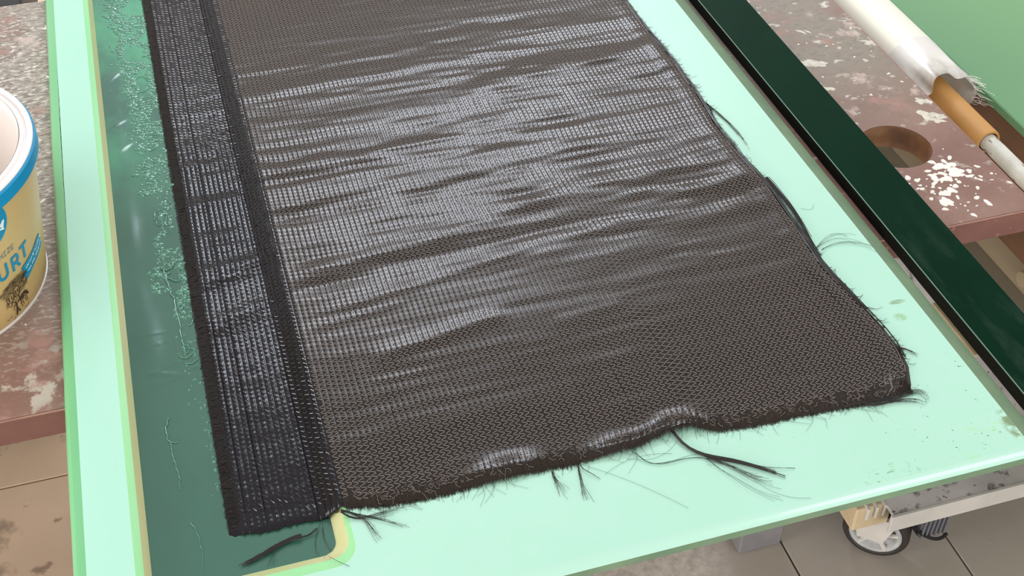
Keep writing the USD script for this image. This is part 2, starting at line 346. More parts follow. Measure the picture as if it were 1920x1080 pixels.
# ------------------------------------------------------------------ mould
ZT, ZF = 0.82, 0.808
YE, YK = 0.565, 2.15           # near and far ends
md = thing('green_mould', 'mint green gelcoat mould with a darker recessed trough, lying on the red bench', 'mould', (0.2, 1.2, ZB))
prof = [(-0.1690, 0.803), (-0.1695, 0.811), (-0.1675, 0.8165), (-0.1640, 0.8190), (-0.1570, ZT)]


def strip(pr, y0, y1, n=40, wav=0.0, seed=0):
    y = np.linspace(y0, y1, n)
    P = np.zeros((len(pr), n, 3))
    for i, (x, z) in enumerate(pr):
        P[i, :, 0] = x + wav * (meshkit.noise(np.stack([y * 6, 0 * y + i * .0, 0 * y], 1), seed) - .5); P[i, :, 1] = y; P[i, :, 2] = z
    return grid(P)


obj('flange_side', strip(prof, YE, YK, 60, .0015, 3), M['flange_side'], md, smooth=True, label='rolled darker green outer side of the flange')
obj('flange', strip([(-0.1570, ZT), (-0.150, ZT + .0003), (-0.137, ZT + .0004), (-0.125, ZT + .0002), (-0.1190, ZT)], YE, YK, 60), M['flange_mint'], md, smooth=True, label='narrow pale mint flange left of the trough')


def rrect(x0, x1, y0, y1, r, n=8):
    """Open outline: from the far left down, round the near corners, up to the far right."""
    pts = [(x0, y1)] + [(x0, y) for y in np.linspace(y1, y0 + r, 30)[1:-1]]
    pts += [(x0 + r - r * math.cos(a), y0 + r - r * math.sin(a)) for a in np.linspace(0, PI / 2, n)]
    pts += [(x, y0) for x in np.linspace(x0 + r, x1 - r, 10)[1:-1]]
    pts += [(x1 - r + r * math.sin(a), y0 + r - r * math.cos(a)) for a in np.linspace(0, PI / 2, n)]
    pts += [(x1, y) for y in np.linspace(y0 + r, y1, 30)[1:]]
    return np.array(pts)


o_floor = rrect(-0.1078, 0.0430, 0.645, YK, 0.013)
o_mid = rrect(-0.1090, 0.0455, 0.6425, YK, 0.014)
o_top = rrect(-0.1125, 0.0530, 0.632, YK, 0.017)
o_out = rrect(-0.1190, 0.0575, 0.622, YK, 0.020)


def loft(rings):
    P = np.stack([np.c_[o, np.full(len(o), z)] for o, z in rings], 0)
    return grid(P)


def flip(m): return m[0], np.asarray(m[1])[:, ::-1]


obj('trough_wall', loft([(o_floor, ZF), (o_mid, ZF + .003), (o_top, ZT - .0015)]), M['worn_yellow'], md, smooth=60, label='worn yellowish step round the trough')
obj('trough_rounding', loft([(o_top, ZT - .0015), ((o_top * .6 + o_out * .4), ZT - .0004), (o_out, ZT)]), M['rounding_green'], md, smooth=60, label='brighter green rounded rim of the trough')
# trough floor with soft undulation and film creases
tx = np.linspace(-0.1085, 0.0435, 62); ty = np.r_[np.linspace(0.6445, 1.75, 420), YK]
TX, TY = np.meshgrid(tx, ty, indexing='ij')


def trough_z(X, Y):
    q = np.stack([X * 14, Y * 9, 0 * X], -1)
    z = ZF + 0.0011 * (meshkit.fbm(q, 3, 4) - .5) * sstep(-0.108, -0.098, X) * (1 - 0.6 * sstep(-0.04, -0.03, X))
    for cx, cy, wx, wy, hh in ((-.094, 1.14, .010, .06, .0011), (-.088, .95, .012, .05, .0011), (-.094, 1.30, .009, .05, .0008), (-.092, 1.02, .008, .03, .0005)):
        z += hh * np.exp(-((X - cx) / wx) ** 2 - ((Y - cy) / wy) ** 2)
    for (ax, ay, bx, by, w, h) in ((-.104, .895, -.05, .915, .0012, .0007), (-.100, .905, -.055, .889, .0014, .0008), (-.098, .880, -.05, .892, .001, .0006), (-.062, .893, -.036, .902, .0012, .0008),
                                   (-.105, .955, -.052, .958, .0010, .0006), (-.10, .935, -.06, .945, .001, .0004), (-.106, 1.33, -.08, 1.35, .003, .0008), (-.106, 1.43, -.075, 1.47, .004, .0009), (-.106, 1.27, -.075, 1.30, .003, .0007)):
        dx, dy = bx - ax, by - ay; L2 = dx * dx + dy * dy
        t = np.clip(((X - ax) * dx + (Y - ay) * dy) / L2, 0, 1)
        d = np.hypot(X - ax - t * dx, Y - ay - t * dy)
        z += h * np.exp(-(d / w) ** 2) * np.sin(PI * np.clip(t, 0.05, .95))
    return z


obj('trough_floor', grid(np.stack([TX, TY, trough_z(TX, TY)], -1)), M['trough'], md, smooth=True, label='dark green recessed floor of the trough, wet in places')
# the broad board to the right, and the rail in front of the trough
poly = Polygon([(-0.157, YE + .008), (0.655, YE + .008), (0.655, YK), (-0.157, YK)])
cut = Polygon(list(map(tuple, o_out)))
board = poly.difference(cut.buffer(0)).difference(sbox(-0.2, 0.6, -0.1, 0)).difference(sbox(-0.16, YE - .1, -0.119, YK + .1))
tri = trimesh.creation.triangulate_polygon(board, engine='earcut')
obj('board', (np.c_[tri[0], np.full(len(tri[0]), ZT)], tri[1]), M['mint'], md, label='broad flat mint board under the fabric')
# rounded front lip and flared trimmed edge
obj('front_lip', flip(grid(np.stack([np.stack([np.linspace(-0.157, 0.655, 50), np.full(50, y), np.full(50, z)], -1) for y, z in ((YE + .008, ZT), (YE + .0055, ZT - .0003), (YE + .003, ZT - .0010), (YE + .0005, ZT - .0021), (YE - .0018, ZT - .0033))], 0))), M['lip'], md, smooth=True, label='rounded glossy front edge of the board')
obj('edge_lip', cat([flip(grid(np.stack([np.stack([np.linspace(-0.157, 0.6585, 40), np.full(40, y), np.full(40, z)], -1) for y, z in ((YE - .0018, ZT - .0033), (YE - .0032, ZT - .0095), (YE + .012, ZT - .0095))], 0))),
                     flip(grid(np.stack([np.stack([np.full(40, x), np.linspace(YE - .0024, YK, 40), np.full(40, z)], -1)[::-1] for x, z in ((0.655, ZT), (0.6600, ZT - .0012), (0.6735, ZT - .0078), (0.64, ZT - .0085))], 0)))]), M['edge_olive'], md, smooth=40, label='trimmed olive edge of the mould')
obj('underside', rbox(-0.165, 0.60, YE + .012, YK, ZB, ZF - .0012, .001), M['mould_under'], md)

# ------------------------------------------------------------------ resin on the trough floor
dm = trimesh.creation.icosphere(1, 1.0); keep = dm.slice_plane((0, 0, 0), (0, 0, 1), cap=False)
DV, DF = np.array(keep.vertices), np.array(keep.faces)
rng = np.random.default_rng(11)
dr = []
def drop(x, y, r, h, el=1.0, an=0.0):
    v = DV * (r * el, r, h); c, s = math.cos(an), math.sin(an)
    v = np.c_[v[:, 0] * c - v[:, 1] * s + x, v[:, 0] * s + v[:, 1] * c + y, v[:, 2]]
    v[:, 2] += float(trough_z(np.array([x]), np.array([y]))[0]) - .0001
    dr.append((v, DF))
k = 0
while k < 1500:
    y = rng.uniform(1.18, 1.70); x = rng.uniform(-0.098, -0.041)
    edge = -0.088 + 0.020 * (1.66 - y) / .45
    if x < edge - rng.exponential(.004): continue
    nz = meshkit.noise(np.array([[x * 70, y * 26, 0.0]]), 8)[0]
    if nz < .36 or (y < 1.30 and rng.random() < .45): continue
    r = abs(rng.normal(.0012, .0006)) + .0005
    drop(x, y, r, r * rng.uniform(.35, .7), rng.uniform(1, 1.9), rng.normal(0, .5)); k += 1
k = 0
while k < 330:
    y = rng.uniform(0.97, 1.20); x = rng.uniform(-0.080, -0.042)
    if meshkit.noise(np.array([[x * 90, y * 30, 3.0]]), 9)[0] < .55: continue
    r = abs(rng.normal(.0009, .0006)) + .0004
    drop(x, y, r, r * .6, rng.uniform(1, 2.2), rng.normal(0, .8)); k += 1
for _ in range(60):
    y = rng.uniform(0.72, 0.97); x = rng.uniform(-0.062, -0.044) + .01 * (y < .85)
    x = min(x, -.045)
    drop(x, y, rng.uniform(.0004, .0011), .0005, rng.uniform(1, 2), rng.normal(0, .8))
def squig(pts, r, n=40, jit=.0012, seed=0):
    p = spline([(x, y, 0) for x, y in pts], n)
    q = np.random.default_rng(seed).normal(0, jit, (n, 2)); q = (q + np.roll(q, 1, 0)) / 2
    p[:, :2] += q; p[:, 2] = trough_z(p[:, 0], p[:, 1]) + r * .35
    return tube(p, np.linspace(r, r * .7, n), 5)
sq = [squig([(-.066, 1.055), (-.062, 1.03), (-.058, .99), (-.0565, .95), (-.055, .92)], .0009, 40, .0009, 1),
      squig([(-.068, 1.058), (-.060, 1.050), (-.055, 1.054), (-.052, 1.062)], .0013, 26, .0008, 2),
      squig([(-.060, 1.045), (-.056, 1.030), (-.052, 1.028), (-.049, 1.035)], .0012, 24, .001, 3),
      squig([(-.079, .838), (-.082, .822), (-.080, .808), (-.073, .806)], .0010, 24, .0007, 4),
      squig([(-.079, .808), (-.079, .79), (-.076, .77), (-.077, .75)], .0007, 26, .0008, 5),
      squig([(-.072, .712), (-.067, .695), (-.066, .675), (-.067, .66)], .0005, 24, .0006, 6),
      squig([(-.056, .905), (-.049, .904), (-.044, .909)], .0010, 20, .0006, 7),
      squig([(-.060, .918), (-.054, .912), (-.050, .915), (-.046, .921), (-.050, .925), (-.057, .924)], .0009, 34, .0006, 8)]
for (cx, cy, r, s) in ((-.046, 1.01, .006, 21), (-.047, .965, .005, 22), (-.052, .985, .004, 23), (-.047, 1.04, .004, 24), (-.055, 1.12, .006, 25), (-.060, 1.14, .009, 26), (-.054, .925, .004, 27), (-.050, 1.16, .005, 28), (-.064, 1.24, .010, 29), (-.060, 1.29, .012, 30), (-.060, 1.42, .012, 31)):
    a = np.linspace(.3, 2 * PI, 14)
    sq.append(squig([(cx + r * .7 * math.cos(t), cy + r * 1.6 * math.sin(t)) for t in a], .0007, 36, .0005, s))
o = obj('resin_droplets', cat(dr + sq), M['resin'], None, smooth=True, kind='stuff')
tag(o, 'clear bubbly resin droplets wetting the dark green trough beside the fabric', 'resin droplets')

# ------------------------------------------------------------------ carbon fabric
RX = np.array([(.575, .655), (.590, .668), (.600, .690), (.6045, .715), (.604, .745), (.600, .787), (.592, .841), (.594, .905), (.596, .976), (.590, 1.04), (.588, 1.113), (.595, 1.20), (.594, 1.267), (.591, 1.344), (.590, 1.425), (.590, 1.9)])
FX = np.array([(-.05, .690), (-.02, .682), (.017, .683), (.053, .680), (.09, .672), (.125, .669), (.20, .671), (.27, .669), (.32, .671), (.345, .678), (.372, .679), (.395, .668), (.43, .665), (.474, .664), (.526, .660), (.582, .662), (.61, .664)])
XL, XM, YB = -0.042, 0.056, 1.80


def xr(Y): return np.interp(Y, RX[:, 1], RX[:, 0])
def yf(X): return np.interp(X, FX[:, 0], FX[:, 1]) + 0.0012 * (meshkit.noise(np.stack([np.asarray(X) * 90, 0 * np.asarray(X), 0 * np.asarray(X)], -1), 2) - .5)


# creases: (x0, y0, x1, y1, width, strength); a positive strength makes the far side of the ridge fall away
CREASES = [(.06, .985, .30, 1.015, .012, 1.1), (.06, .962, .42, .990, .010, -1.0), (.10, .925, .30, .955, .008, .8), (.12, .845, .25, .870, .010, 1.1), (.07, .905, .16, .915, .006, .6),
           (.05, 1.33, .42, 1.345, .010, .8), (.20, 1.52, .46, 1.545, .004, .7), (.46, 1.52, .56, 1.55, .010, 1.0), (.33, 1.27, .58, 1.30, .016, .9), (.30, 1.66, .50, 1.67, .006, .8), (.06, 1.66, .2, 1.665, .006, .8),
           (.02, 1.17, .30, 1.175, .012, .9), (.18, 1.10, .50, 1.12, .012, .8), (.30, 1.03, .55, 1.05, .014, .9), (.05, 1.075, .32, 1.09, .014, -.8), (.36, 1.155, .58, 1.165, .010, .9),
           (.50, 1.00, .58, 1.01, .012, 1.0), (.34, .925, .46, .925, .008, .4), (-.03, 1.36, .04, 1.365, .008, 1.0), (-.03, 1.22, .0, 1.222, .008, .9), (-.03, 1.145, .03, 1.15, .012, 1.0), (-.03, 1.19, .03, 1.195, .007, .9),
           (-.03, .945, .03, .965, .012, 1.0), (-.03, 1.02, .05, 1.04, .014, 1.0), (.30, .845, .37, .85, .008, .5)]


def cloth_z(X, Y, amp=1.0):
    X, Y = np.broadcast_arrays(np.asarray(X, float), np.asarray(Y, float))
    lift = sstep(0.034, 0.0545, X)
    z = ZF + 0.0022 + (ZT - ZF) * lift
    q = np.stack([X * 4.0 - Y * .7, Y * 24, 0 * X], -1)
    far = .45 + .75 * sstep(.90, 1.02, Y) - (.35 - .35 * sstep(.25, .4, X)) * sstep(1.20, 1.28, Y) - (.5 + .35 * sstep(.25, .4, X)) * sstep(1.34, 1.46, Y)
    z = z + 0.0021 * far * (meshkit.fbm(q, 3, 21) - .5)
    z = z + 0.0012 * far * (meshkit.fbm(np.stack([X * 12, Y * 60, 0 * X], -1), 2, 33) - .5)
    z = z + 0.00045 * far * (meshkit.noise(np.stack([X * 22, Y * 130, 0 * X], -1), 35) - .5)
    for (ax, ay, bx, by, w, s) in CREASES:
        dx, dy = bx - ax, by - ay; L2 = dx * dx + dy * dy
        t = ((X - ax) * dx + (Y - ay) * dy) / L2
        yc = ay + np.clip(t, 0, 1) * dy
        d = (Y - yc) / w
        z = z + s * 0.0011 * (w / .012) * np.exp(-d * d) * sstep(-.12, .12, t) * (1 - sstep(.88, 1.12, t))
    z = z + 0.0035 * sstep(.52, .56, X) * (sstep(.93, 1.02, Y) - sstep(1.02, 1.20, Y)) * .55
    # the lifted bump on the front edge
    z = z + 0.008 * np.exp(-((X - .362) / .022) ** 2) * np.exp(-((Y - .672) / .018) ** 2)
    z = z + 0.004 * np.exp(-((X - .31) / .035) ** 2) * np.exp(-((Y - .672) / .013) ** 2)
    z = z + 0.0035 * np.exp(-((X - .20) / .03) ** 2) * np.exp(-((Y - .68) / .012) ** 2)
    # right edge slightly curled, then rounded down at all edges
    e = xr(Y) - X
    z = z + 0.0018 * np.exp(-((e - .016) / .009) ** 2) * (.4 + meshkit.noise(np.stack([Y * 14, 0 * Y, 0 * Y], -1), 6))
    z = z - 0.0016 * (1 - sstep(0, .005, e)) - 0.0012 * (1 - sstep(0, .005, Y - yf(X)))
    return z


NCOL = 96
def rib(u): return np.abs(np.sin(PI * u * NCOL))          # valleys under each stitch row
NSEL, XS0 = 16, -0.031                                     # wet edge strip: ribs from XS0 to XM


def panel_xy(u, v):
    """u over the panel's width, v along it; both broadcast."""
    y = .70 + v * (YB - .70)
    for _ in range(3):
        x = XM + u * (xr(y) - XM)
        y = yf(x) + v * (YB - yf(x))
    return x, y


cf = thing('carbon_fabric', 'black stitched carbon fibre fabric lying over the trough and the mint board', 'fabric', (0.28, 1.2, ZT))
uu = np.linspace(0, 1, NCOL * 6 + 1)[:, None]
vv = (np.linspace(0, 1, 470) ** 1.08)[None, :]
PX, PY = panel_xy(uu, vv)
PZ = cloth_z(PX, PY) + 0.00052 * rib(uu) ** .8 * (1 - .0 * vv)
P = np.stack([PX, PY, PZ], -1)


def skirt(P, line, dz, push):
    lo = line.copy(); lo[:, 2] = np.maximum(line[:, 2] - dz, np.where(lo[:, 0] > .05, ZT, ZF) + .0001); lo[:, :2] += push
    return np.stack([line, lo], 0)


front = P[:, 0]; right = P[-1]
obj('dry_panel', cat([grid(P), flip(grid(skirt(P, front, .0032, (0, .0012)))), flip(grid(skirt(P, right, .003, (-.0012, 0))[:, ::-1]))]), M['cloth'], cf, smooth=60, label='dry dark panel of tows between pale stitches')
# wet edge strip
su = np.linspace(0, 1, 9 + NSEL * 7)[:, None]
SY0 = yf(np.linspace(XL, XM, su.shape[0]))[:, None] + .003 * (meshkit.noise(np.stack([su[:, 0] * 40, 0 * su[:, 0], 0 * su[:, 0]], -1), 5)[:, None] - .5)
NR = 1150
SX = np.broadcast_to(XL + su * (XM + .0003 - XL), (su.shape[0], NR)).copy()
SY = SY0 + (np.linspace(0, 1, NR))[None, :] * (YB - SY0)
sw = np.clip((SX - XS0) / (XM - XS0), 0, 1) * NSEL
pin = 1.4 * meshkit.noise(np.stack([np.floor(sw) * 7.3, SY * 330, 0 * SX], -1), 61) + .35 * np.sin(2 * PI * SY / .0052 + np.floor(sw) ** 2 * 1.7)
SZ = cloth_z(SX, SY) + (0.0010 + .00014 * pin) * np.abs(np.sin(PI * sw)) ** .7 * (SX > XS0) - .0012 * (1 - sstep(XL, XS0, SX))
S = np.stack([SX, SY, SZ], -1)
obj('wet_edge_strip', cat([grid(S), flip(grid(skirt(S, S[:, 0], .004, (0, .001)))), grid(skirt(S, S[0], .0025, (.0005, 0))[:, ::-1]) if False else flip(grid(skirt(S, S[0], .0025, (.0005, 0))))]), M['cloth_wet'], cf, smooth=60, label='wet ribbed darker edge strip lying in the trough')


def ribbon(x, y, z, w, h):
    """A raised thread: three points across, so two faces catch the light."""
    p = np.stack([x, y], 1); d = np.gradient(p, axis=0); d /= np.maximum(np.linalg.norm(d, axis=1, keepdims=True), 1e-9)
    nrm = np.stack([-d[:, 1], d[:, 0]], 1) * w / 2
    V = np.stack([np.c_[p + nrm, z], np.c_[p, z + h], np.c_[p - nrm, z]], 0)
    return grid(V) if True else None


rng = np.random.default_rng(3)
PER = 0.0061
drift = 0.0
for c in range(NCOL):
    n = int((YB - .72) / PER)
    drift += rng.normal(.0, .032); ph = drift
    y0 = rng.uniform(.006, .017)
    k = np.arange(n * 2) / 2.0
    jit = rng.normal(0, .05, len(k)); jit = (jit + np.roll(jit, 1)) / 2
    side = np.where(np.arange(len(k)) % 2 == 0, 1.0, -1.0)
    amp = (0.00225 + rng.normal(0, .0002, len(k)))
    # two points per turn so that each corner is a short round
    yy = np.stack([k - .09, k + .09], 1).ravel() * PER + np.repeat(jit, 2) * PER + (ph % 1) * PER
    sx = np.repeat(side * amp, 2) * np.tile([1, 1], len(k))
    v = yy / (YB - .67)
    u = np.full_like(v, (c + .5) / NCOL)
    x, y = panel_xy(u, np.clip(v, 0, 1))
    x = x + sx + .0007 * (meshkit.noise(np.stack([y * 25, 0 * y + c, 0 * y], -1), 14) - .5)
    ok = (y > yf(x) + y0) & (y < 1.76) & (x < xr(y) - .002)
    if c == 0: ok &= x > XM
    x, y = x[ok], y[ok]
    if len(x) < 6: continue
    z = cloth_z(x, y) + 0.00052
    obj('stitch_row', ribbon(x, y, z, .00078, .00042), M['thread'], cf)
for c in range(NSEL):
    n = int((YB - .72) / PER)
    k = np.arange(n * 2) / 2.0
    side = np.where(np.arange(len(k)) % 2 == 0, 1.0, -1.0)
    y = .705 - .012 * (c > 8) + k * PER + rng.uniform(0, PER) + rng.normal(0, .0003, len(k))
    x = XS0 + (c + .5) / NSEL * (XM - XS0) + side * (.0014 + rng.normal(0, .0002, len(k)))
    ok = (y > yf(x) + .007) & (y < 1.76); x, y = x[ok], y[ok]
    obj('stitch_row', ribbon(x, y, cloth_z(x, y) + .00095, .0010, .00065), M['thread_wet'], cf, label='dark wet stitch row')

# fringes: cut fibre ends along the borders
rng = np.random.default_rng(8)
fr = []
for _ in range(2600):
    x = rng.uniform(XM, .588); y = float(yf(x)); l = abs(rng.normal(.0015, .0014)) + .0005
    z = float(cloth_z(x, y + .003)) + .0003
    b = rng.uniform(.004, .013)
    p = np.array([(x, y + b, float(cloth_z(x, y + b)) + .0006), (x + rng.normal(0, .0004), y + .001, z - .0004), (x + rng.normal(0, .0009), y - l, max(ZT + .0004, z - .0022))])
    fr.append(tube(p, [.0004, .00035, .00012], 3))
obj('front_fringe', cat(fr), M['fibre_brown'], cf, kind='stuff', label='brown cut tow ends along the front edge')
fr = []
for _ in range(3000):
    y = rng.uniform(.695, 1.72); x0 = rng.uniform(-.036, -.029); l = abs(rng.normal(.0, .0012))
    dy = rng.normal(0, .0009)
    zb = float(cloth_z(x0, y))
    fr.append(tube(np.array([(x0, y, zb + .0003), ((x0 + XL) / 2, y + dy * .6, zb - .0002), (XL + .001 - l, y + dy, ZF + .0006)]), [.00035, .0004, .0002], 3))
obj('side_fringe', cat(fr), M['fibre'], cf, kind='stuff', label='short dark fibre fringe along the wet left edge')
fr = []
for _ in range(420):
    y = rng.uniform(.69, 1.66); x = float(xr(y)); a = rng.normal(-.2, .7); l = abs(rng.normal(.0, .005)) + .001
    z = ZT + .0018
    fr.append(tube(np.array([(x - .004, y, z + .001), (x + .001, y, z), (x + l * .6 * math.cos(a), y + l * math.sin(a) * .6, ZT + .0009), (x + l * math.cos(a + .3), y + l * math.sin(a + .3), ZT + .0006)]), [.0003, .0003, .0002, .0001], 3))
for _ in range(160):
    x = rng.uniform(XM, .585); y = float(yf(x)); l = abs(rng.normal(0, .010)) + .002; a = rng.normal(-PI / 2, .6)
    fr.append(tube(np.array([(x, y + .002, ZT + .002), (x + l * .5 * math.cos(a), y + l * .5 * math.sin(a), ZT + .0012), (x + l * math.cos(a + rng.normal(0, .3)), y + l * math.sin(a), ZT + .0005)]), [.00018, .00014, .00008], 3))
obj('stray_fibres', cat(fr), M['fibre'], cf, kind='stuff')
# light frizz of loose stitch thread near the front edge
fr = []
for _ in range(260):
    x = rng.uniform(XM + .01, .58); y = float(yf(x)) + rng.uniform(.004, .018)
    m = 6; a = rng.uniform(0, 2 * PI); p = [(x, y)]
    for _i in range(m - 1):
        a += rng.normal(0, .9); p.append((p[-1][0] + .0016 * math.cos(a), p[-1][1] + .0016 * math.sin(a)))
    p = np.array(p); fr.append(tube(np.c_[p, cloth_z(p[:, 0], p[:, 1]) + .0011], .00022, 3))
obj('loose_thread_frizz', cat(fr), M['thread'], cf, kind='stuff')
# rolled tow along the right edge
fr = []
for s in range(26):
    a0, a1 = sorted(rng.uniform(.70, 1.66, 2)); a1 = min(a1, a0 + .3)
    y = np.linspace(a0, a1, 16); off = rng.normal(-.0015, .0012)
    x = xr(y) + off + .001 * np.sin(y * 40 + s)
    fr.append(tube(np.c_[x, y, cloth_z(x - .004, y) + rng.uniform(-.0006, .0008)], rng.uniform(.0004, .0009), 4))
obj('edge_tow', cat(fr), M['fibre'], cf, smooth=True, label='dark tows running loose along the right edge')

TOWS = {
    't1': ([(0.0152, 0.6686), (-0.0032, 0.6655), (-0.0172, 0.6602), (-0.0287, 0.6564), (-0.0391, 0.6535)], 26, .0016, .0010),
    't1b': ([(0.030, 0.672), (0.010, 0.6675), (-0.006, 0.6655), (-0.012, 0.663)], 10, .0008, .0015),
    't1c': ([(-0.002, 0.668), (-0.010, 0.655), (-0.012, 0.648)], 4, .0003, .003),
    't2': ([(0.354, 0.679), (0.3608, 0.6573), (0.371, 0.6452), (0.391, 0.6328), (0.4101, 0.6188), (0.4245, 0.6064), (0.4343, 0.5972)], 34, .0012, .0012),
    't2b': ([(0.4029, 0.6254), (0.4232, 0.6143), (0.441, 0.6089)], 3, .0004, .0004),
    't3': ([(0.0524, 0.6748), (0.0683, 0.663), (0.0743, 0.6479), (0.0792, 0.6334)], 8, .0007, .003),
    't3b': ([(0.0527, 0.6759), (0.0772, 0.6615), (0.0931, 0.6509), (0.1075, 0.6419)], 8, .0007, .003),
    't3c': ([(0.0522, 0.6737), (0.0731, 0.6639), (0.0919, 0.6658), (0.1098, 0.6634)], 10, .0008, .008),
    'loop': ([(0.0347, 0.6772), (0.0261, 0.6596), (0.0259, 0.6483), (0.0353, 0.6316), (0.0483, 0.6195)], 2, .0003, .0005),
    'loopb': ([(0.036, 0.677), (0.034, 0.660), (0.038, 0.645), (0.0425, 0.6395)], 3, .0003, .003),
    't4': ([(0.261, 0.6681), (0.258, 0.6521), (0.2562, 0.6373), (0.2558, 0.6224)], 9, .0005, .005),
    't4b': ([(0.2616, 0.6654), (0.2675, 0.6555), (0.275, 0.6464)], 4, .0004, .002),
    't5': ([(0.2363, 0.6648), (0.2371, 0.6522), (0.24, 0.6392)], 9, .0005, .008),
    't6': ([(0.6020, 0.7176), (0.6096, 0.7108), (0.6159, 0.6999)], 12, .0006, .003),
    't7': ([(0.5145, 0.6599), (0.5468, 0.6591), (0.5737, 0.658), (0.5951, 0.6566), (0.5972, 0.6489), (0.5887, 0.641)], 20, .0012, .005),
    't7b': ([(0.5348, 0.6572), (0.5663, 0.6547), (0.5858, 0.6502), (0.5951, 0.6425)], 14, .001, .006),
    't8': ([(0.5894, 1.2002), (0.593, 1.1621), (0.6, 1.1301), (0.6052, 1.0881), (0.6041, 1.0604), (0.601, 1.0449)], 14, .0009, .0012),
    't9': ([(0.5885, 0.8704), (0.61, 0.8821), (0.629, 0.8885), (0.644, 0.8812)], 5, .0002, .008),
    't9b': ([(0.5992, 0.8671), (0.6214, 0.8741), (0.6376, 0.8692), (0.6495, 0.8565)], 4, .0002, .008),
    't10': ([(0.5975, 0.9975), (0.6012, 0.9561), (0.600, 0.9221), (0.5955, 0.8814), (0.594, 0.8504)], 26, .0022, .0010),
    't11': ([(0.5946, 1.1496), (0.5900, 1.1104), (0.5923, 1.0701), (0.5929, 1.0368)], 10, .0010, .0012),
    't12': ([(0.3128, 0.664), (0.3313, 0.647), (0.356, 0.6459), (0.374, 0.6404)], 5, .0003, .003),
    't13': ([(0.371, 0.640), (0.3808, 0.6214), (0.3924, 0.6025), (0.4138, 0.5791)], 3, .0003, .006),
    't14': ([(0.371, 0.640), (0.385, 0.630), (0.400, 0.612), (0.418, 0.6)], 12, .0010, .012)}
rng = np.random.default_rng(17)
fine = []
for key, (pts, ns, base, spread) in TOWS.items():
    out = []
    for s in range(ns):
        n = 16
        p = spline([(x, y, 0) for x, y in pts], n); t = np.linspace(0, 1, n)
        a = rng.normal(0, 1, 2)
        end = 1 if ns < 6 else rng.uniform(.75, 1.0)
        p = p[: max(6, int(n * end))]; t = t[: len(p)]
        p[:, :2] += base * rng.normal(0, .5, 2) + (spread * a)[None] * (t ** 1.6)[:, None] * .6 + .0004 * np.sin(t[:, None] * 9 + rng.uniform(0, 6, 2))
        surf = np.where((p[:, 0] < .05) & (p[:, 1] > .636), ZF + .0008, ZT + .0006)
        surf = np.where((p[:, 0] < .05) & (p[:, 1] > .636), surf + .004 * sstep(.04, .05, p[:, 0]), surf)
        p[:, 2] = surf + base * rng.uniform(0, 1.0) + .0015 * np.sin(PI * t) * rng.uniform(0, 1) + .0022 * (1 - sstep(0, .2, t))
        r = (.00042 if ns > 20 else .0002 if ns > 6 else .00017) * np.linspace(1, .6, len(p))
        out.append(tube(p, r, 4))
    if ns <= 5: fine += out
    else: obj('loose_tow', cat(out), M['fibre'], cf, label={'t1': 'short thick tow fallen into the trough corner', 't2': 'long loose tow lying on the board below the lifted edge', 't7': 'tangled tow at the right front corner'}.get(key))
for (pts) in ([(0.262, .668), (.30, .635), (.335, .595)], [(.355, .668), (.33, .655), (.305, .661)], [(.345, .655), (.31, .66), (.28, .65)], [(.40, .612), (.425, .58), (.44, .575)], [(.598, 1.225), (.604, 1.218), (.609, 1.222)], [(.612, .94), (.622, .935), (.628, .942)]):
    p = spline([(x, y, 0) for x, y in pts], 12); p[:, 2] = ZT + .0008
    fine.append(tube(p, .00012, 3))
obj('filament', cat(fine), M['hair'], cf, kind='stuff', label='fine single filaments lying on the mint board')

# ------------------------------------------------------------------ dark green bar beside the mould
br = thing('green_bar', 'long flat dark green bar lying on the bench beside the mint mould', 'bar', (0.72, 1.2, ZB))
B0, B1, BY0, BY1, BZ = 0.6875, 0.7515, 0.42, 2.3, 0.817
obj('bar_body', rbox(B0 + .0004, B1, BY0, BY1, ZB, BZ - .0004, .001), M['bar_side'], br)
obj('bar_face', rbox(B0 + .0009, B1 - .0005, BY0 + .0005, BY1, BZ - .0006, BZ, .0002), M['bar'], br, label='glossy dark green top face, lightly scratched')
obj('bar_chamfer', tube([(B0 + .0007, BY0, BZ - .0005), (B0 + .0007, BY1, BZ - .0005)], .0007, 6), M['bar_edge'], br, label='pale worn long edge')

# ------------------------------------------------------------------ bucket
BC = (-0.3057, 1.1065); r0, r1, bh = 0.1237, 0.1480, 0.165
bk = thing('yoghurt_bucket', 'open tan plastic bucket with white rim and blue band, left of the mould', 'bucket', (BC[0], BC[1], ZB))


def cone_r(z): return r0 + (r1 - r0) * z / bh
def put(m): return move(m, (BC[0], BC[1], ZB))


obj('body', put(lathe([(0, .0005), (r0 - .004, .0005), (r0 - .001, .002), (r0, .005), (cone_r(.10), .10), (cone_r(.150), .150)], 128)), M['bucket_tan'], bk, smooth=50)
obj('inside', put(flip(lathe([(0, .004), (r0 - .006, .004), (cone_r(.165) - .012, .166)], 96))), M['bucket_in'], bk, smooth=50)
obj('blue_band', put(lathe([(cone_r(.149) - .001, .1495), (r1 + .0015, .1485), (r1 + .0030, .150), (r1 + .0030, .1625), (r1 + .0015, .1640), (r1 - .003, .1642)], 128)), M['bucket_blue'], bk, smooth=40)
obj('rim', put(lathe([(r1 + .001, .1640), (r1 + .001, .1655), (r1 - .001, .1672), (r1 - .004, .1668), (r1 - .005, .1640), (r1 - .0070, .1640), (r1 - .0082, .1662), (r1 - .0096, .1668), (r1 - .0112, .1660), (r1 - .013, .1610), (r1 - .0135, .155)], 128)), M['bucket_white'], bk, smooth=50)
obj('foot_seam', put(lathe([(r0 - .003, 0), (r0 + .0006, .0002), (r0 + .0006, .0022), (r0 - .001, .0026)], 96)), M['bucket_white'], bk)


